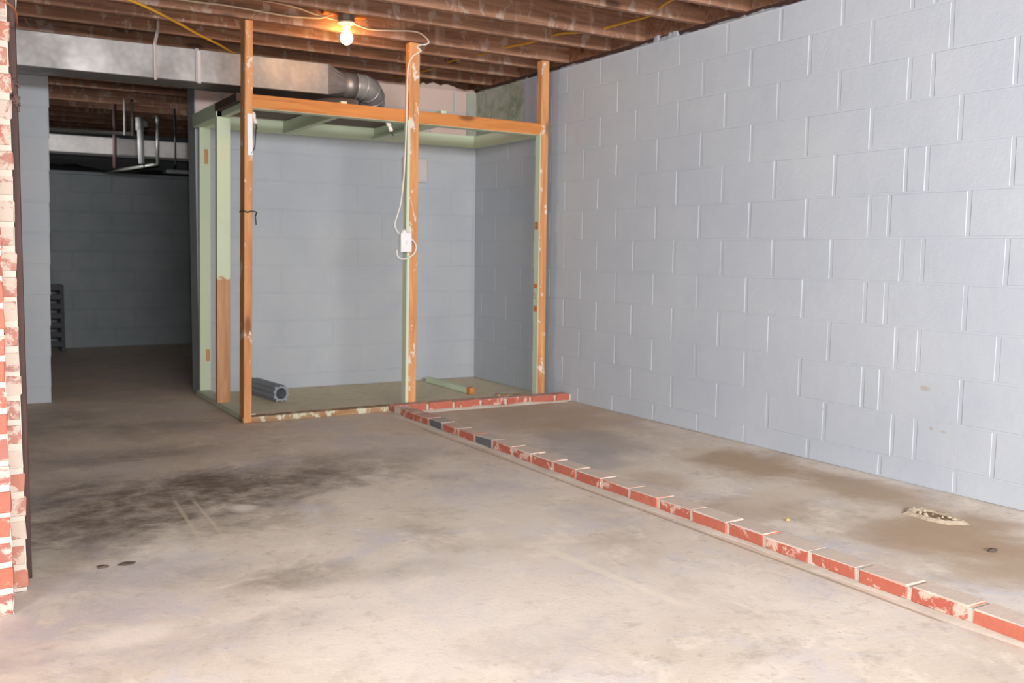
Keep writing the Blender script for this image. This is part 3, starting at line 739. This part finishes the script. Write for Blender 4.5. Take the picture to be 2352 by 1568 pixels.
el = [V((2.49, 6.215, 2.146)), V((2.545, 6.218, 2.143)), V((2.595, 6.235, 2.132)), V((2.635, 6.27, 2.11)), V((2.66, 6.31, 2.083)), V((2.678, 6.36, 2.06)), V((2.69, 6.42, 2.045))]
dpart('round_elbow', tube_bm(smooth_path(el, 4), 0.086, 24), M_FLEX, True)
pe = smooth_path(el, 4)
for i in (4, 9, 14, 18):
    d = (pe[i + 1] - pe[i]).normalized()
    dpart('elbow_seam', tube_bm([pe[i] - d * 0.006, pe[i], pe[i] + d * 0.006], lambda k: 0.091 if k == 1 else 0.086, 24), M_FLEX, True)
# hanger straps
for x, zt, yt in ((1.175, 2.415, 6.232), ):
    bm = tube_bm([V((x, 6.092, 2.035)), V((x, 6.092, 2.245)), V((x + 0.046, 6.225, 2.36)), V((x + 0.050, yt, zt + 0.03))], 0.014, 6, flat=0.25)
    dpart('hanger_strap', bm, M_BOX)
    dpart('strap_screw', lathe_bm([(0.011, -0.006), (0.013, 0.0), (0.011, 0.006)], (x + 0.050, yt - 0.006, zt + 0.02), 8), M_BOX)
dpart('hanger_strap', box_bm(1.419, 1.441, 6.088, 6.094, 2.04, 2.235, 0.001), M_BOX)

# ------------------------------------------------------------------ box on the back wall
wbx = empty('wall_box', 'pinkish white box fixed to the back wall behind the middle post', 'box', loc=(3.24, 6.85, 1.66))
box('case', 3.140, 3.350, 6.832, 6.868, 1.570, 1.758, M_BOX, wbx, bev=0.004)
box('cover', 3.150, 3.340, 6.826, 6.833, 1.580, 1.748, M_BOX, wbx, bev=0.003)

# ------------------------------------------------------------------ things on the closet floor
bm = bmesh.new()
pth = [V((1.985, 6.29, 0)), V((1.93, 6.78, 0))]
dv = (pth[1] - pth[0]).normalized(); sv = V((dv.y, -dv.x, 0)); nn = 40
def ribbed(r, k):
    return r + (0.005 if (k // 2) % 2 else -0.004)
rings = []
for p in (pth[0], pth[0] + dv * 0.012, pth[1]):
    rg = []
    for k in range(nn):
        a = 2 * PI * k / nn; rr_ = ribbed(0.05, k)
        c, s = math.cos(a), math.sin(a); q = 1.0 / (abs(c) ** 4 + abs(s) ** 4) ** 0.25
        rg.append(bm.verts.new(p + sv * c * rr_ * q + V((0, 0, 0.056 + s * rr_ * q))))
    rings.append(rg)
inner = []
for p in (pth[0], pth[0] + dv * 0.45):
    inner.append([bm.verts.new(p + sv * math.cos(2 * PI * k / nn) * 0.038 + V((0, 0, 0.056 + math.sin(2 * PI * k / nn) * 0.038))) for k in range(nn)])
for a, b in zip(rings, rings[1:]):
    for k in range(nn): bm.faces.new((a[k], a[(k + 1) % nn], b[(k + 1) % nn], b[k]))
for k in range(nn):
    bm.faces.new((inner[0][k], inner[0][(k + 1) % nn], rings[0][(k + 1) % nn], rings[0][k]))
    bm.faces.new((inner[1][k], inner[1][(k + 1) % nn], inner[0][(k + 1) % nn], inner[0][k]))
bm.faces.new(inner[1]); bm.faces.new(rings[-1])
bmesh.ops.recalc_face_normals(bm, faces=bm.faces)
from_bm('downspout', bm, M_PIPE, None, label='short grey ribbed downspout pipe lying on the closet floor beside the left post', category='pipe')
st = empty('wood_strip', 'narrow pale green wooden strip lying across the closet floor', 'board', loc=(3.31, 6.38, 0))
box('strip', 3.292, 3.332, 6.05, 6.74, 0.002, 0.042, M_GREEN, st, bev=0.002)
box('end_block', 3.288, 3.330, 6.005, 6.05, 0.002, 0.050, M_HEAD, st, bev=0.002, label='bare brown wooden end')
t2 = box('wood_offcut', 3.41, 3.60, 5.80, 5.835, 0.001, 0.014, M_SILL, None, bev=0.001)
t2.rotation_euler = (0, 0, -0.55)
t2['label'] = 'pale thin wooden offcut on the floor near the right closet post'; t2['category'] = 'board'

# ------------------------------------------------------------------ far room services
fd = empty('far_air_duct', 'pale grey duct crossing the far room seen through the doorway', 'duct', loc=(1.5, 9.6, 1.95))
bmx = box_bm(-0.9, 2.6, 9.5, 9.75, 1.885, 2.035, 0.004)
o = from_bm('duct_section', bmx, M_DUCTF, fd); o.location = -V(fd.location)
o = from_bm('drive_cleat', box_bm(1.46, 1.50, 9.492, 9.50, 1.88, 2.04, 0.002), M_GALVP, fd); o.location = -V(fd.location)
pp = empty('iron_pipe', 'dark grey pipe with an elbow above the far duct', 'pipe', loc=(1.2, 9.3, 2.06))
def pt(name, pts, r, mat, par, straight=True):
    o = tube(name, pts, r, mat, par, 10, straight=straight); o.location = -V(par.location) ; return o
pt('pipe_run', [(-0.9, 9.35, 2.04), (1.585, 9.35, 2.066)], 0.018, M_GALVP, pp)
pt('pipe_riser', [(1.585, 9.35, 2.05), (1.592, 9.35, 2.42)], 0.014, M_GALVP, pp)
pt('hanger_strap', [(1.52, 9.33, 2.05), (1.523, 9.33, 2.26), (1.523, 9.33, 2.40)], 0.009, M_PVC, pp)
pv = empty('vent_pipe', 'white plastic drain pipe with a tee fitting in front of the far duct', 'pipe', loc=(1.66, 9.3, 2.0))
pt('pipe_run', [(1.655, 9.3, 1.80), (1.648, 9.3, 2.20)], 0.028, M_PVC, pv)
pt('tee_fitting', [(1.645, 9.3, 2.10), (1.645, 9.3, 2.21)], 0.036, M_PVC, pv)
pt('tee_branch', [(1.66, 9.30, 2.16), (1.72, 9.36, 2.17)], 0.036, M_PVC, pv)
pg = empty('grey_pipe', 'thin grey pipe standing right of the white drain pipe in the far room', 'pipe', loc=(1.8, 9.3, 2.0))
pt('pipe_run', [(1.795, 9.3, 1.80), (1.805, 9.3, 2.24)], 0.017, M_GALVP, pg)
pt('pipe_run', [(1.795, 9.3, 1.805), (1.62, 9.9, 1.79), (1.52, 10.62, 1.80)], 0.014, M_GALVP, pg)
pt('coupling', [(1.803, 9.3, 2.17), (1.805, 9.3, 2.24)], 0.024, M_GALVP, pg)
dh = empty('duct_hanger', 'dark brown hanger post hanging down past the far duct', 'hanger', loc=(1.46, 9.46, 1.9))
pt('rod', [(1.452, 9.47, 1.76), (1.462, 9.47, 2.34)], 0.018, M_BROWN, dh)
dh2 = empty('duct_hanger', 'thin dark hanger rod at the right end of the far duct', 'hanger', loc=(2.0, 9.4, 1.9))
pt('rod', [(1.99, 9.47, 1.80), (1.99, 9.47, 2.34)], 0.010, M_DARK, dh2)
bl = box('pale_block', 2.15, 2.6, 10.70, 10.9, 1.83, 1.87, M_WALLD, None, bev=0.004)
bl['label'] = 'pale slab lying on the dark soil ledge of the far room'; bl['category'] = 'slab'
bt = box('blue_tag', 1.16, 1.28, 9.085, 9.10, 2.42, 2.45, M_BLUE, None, bev=0.003)
bt['label'] = 'small blue tag on a joist in the dark far room'; bt['category'] = 'tag'
# dark slatted rack by the far wall
rk = empty('slatted_rack', 'dark slatted rack standing against the far grey wall at the left of the doorway', 'rack', loc=(0.8, 10.42, 0))
for x in (0.52, 1.058):
    for y in (10.30, 10.54): box('upright', x - 0.018, x + 0.018, y - 0.018, y + 0.018, 0, 0.66, M_DARK, rk, bev=0.003)
for i in range(7):
    z = 0.05 + i * 0.093
    box('slat', 0.52, 1.062, 10.275, 10.295, z, z + 0.058, M_DARK, rk, bev=0.003)
    box('shelf', 0.52, 1.06, 10.30, 10.54, z + 0.02, z + 0.03, M_DARK, rk, bev=0.002)

# ------------------------------------------------------------------ bits at the top of the brick wall
tube('hanging_cable', [(0.236, 3.32, 2.34), (0.238, 3.318, 2.0), (0.238, 3.315, 1.80), (0.232, 3.312, 1.73), (0.226, 3.31, 1.69)], 0.006, M_PVC, None, 8,
     label='short grey cable hanging beside the dark jamb at the top left', category='cable')
tube('rusty_wire', [(0.12, 2.932, 1.70), (0.175, 2.936, 1.685), (0.215, 3.02, 1.68), (0.232, 3.2, 1.675), (0.235, 3.30, 1.72)], 0.0035, plain('rust', srgb(170, 104, 70), 0.8), None, 6,
     label='thin rusty wire crossing the brick edge at the top left', category='wire')
bm = bmesh.new()
for i in range(22):
    a = V((0.216 + R_.uniform(-.006, .006), 3.232, 1.50 + R_.uniform(-.04, .04)))
    pts = [a, a + V((R_.uniform(.002, .014), -.004, R_.uniform(-.03, .02))), a + V((R_.uniform(.002, .018), R_.uniform(-.012, .0), R_.uniform(-.05, .0)))]
    tube_bm(smooth_path(pts, 3), 0.0032, 5, bm)
from_bm('frayed_rag', bm, M_RAG, None, smooth=True, label='frayed fibre tuft stuck on the dark jamb near the duct', category='rag')

# ------------------------------------------------------------------ floor debris
def chunk(name, loc, s, mat, label, cat, seed, flat=0.5, group=None):
    bm = bmesh.new(); bmesh.ops.create_icosphere(bm, subdivisions=2, radius=1)
    for v in bm.verts:
        v.co *= 1 + 0.35 * noise.noise(v.co * 1.6 + V((seed, 0, 0)))
        v.co = V((v.co.x * s[0], v.co.y * s[1], max(v.co.z, -0.4) * s[2]))
    o = from_bm(name, bm, mat, None); o.location = (loc[0], loc[1], loc[2] + s[2] * 0.38)
    if label: o['label'] = label; o['category'] = cat
    if group: o['group'] = group
    return o
chunk('wood_chip', (3.168, 1.922, 0), (0.022, 0.012, 0.007), M_DEBRIS, 'dark wood chip on the floor near the right wall', 'chip', 1)
chunk('yellow_chip', (2.82, 2.55, 0), (0.008, 0.008, 0.006), M_YBIT, 'tiny yellow chip on the floor right of the brick curb', 'chip', 2)
chunk('dirt_clod', (0.428, 3.244, 0), (0.020, 0.012, 0.005), M_DEBRIS, 'small dark dirt clod on the floor nearest the brick wall', 'clod', 3)
chunk('dirt_clod', (0.501, 3.24, 0), (0.026, 0.016, 0.004), M_DEBRIS, 'wider dark dirt clod just right of the smaller one', 'clod', 4)
hole = empty('broken_patch', 'broken hole with crumbled concrete in the floor by the right wall', 'hole', loc=(3.38, 2.31, 0))
bm = bmesh.new(); n = 30; rings = []
for k, (rf, z) in enumerate(((1.25, -0.004), (1.0, 0.010), (0.8, 0.009), (0.62, 0.002))):
    rings.append([bm.verts.new((rf * 0.062 * math.cos(2 * PI * i / n) * (1 + 0.3 * noise.noise(V((math.cos(2 * PI * i / n) * 1.5, math.sin(2 * PI * i / n) * 1.5, 3)))), rf * 0.11 * math.sin(2 * PI * i / n) * (1 + 0.25 * noise.noise(V((math.cos(2 * PI * i / n) * 2, math.sin(2 * PI * i / n) * 2, 7)))), z + 0.006 * noise.noise(V((i * 0.7, k, 2))))) for i in range(n)])
for a, b in zip(rings, rings[1:]):
    for i in range(n): bm.faces.new((a[i], a[(i + 1) % n], b[(i + 1) % n], b[i]))
from_bm('rim', bm, M_STONE, hole)
bm = bmesh.new(); vs = [bm.verts.new((0.045 * math.cos(2 * PI * i / n), 0.08 * math.sin(2 * PI * i / n), 0.0035)) for i in range(n)]; bm.faces.new(vs)
from_bm('dirt_fill', bm, plain('brown_dirt', srgb(156, 124, 94), 0.95, 0, 0.2, 30, 0.5), hole)
bm = bmesh.new()
for i in range(16):
    c = V((R_.uniform(-.05, .05), R_.uniform(-.1, .1), 0.006)); r = R_.uniform(.004, .010)
    g = bmesh.ops.create_icosphere(bm, subdivisions=1, radius=r)
    for v in g['verts']: v.co = v.co * (1 + R_.uniform(-.25, .25)) + c
from_bm('rubble', bm, M_STONE, hole, kind='stuff')
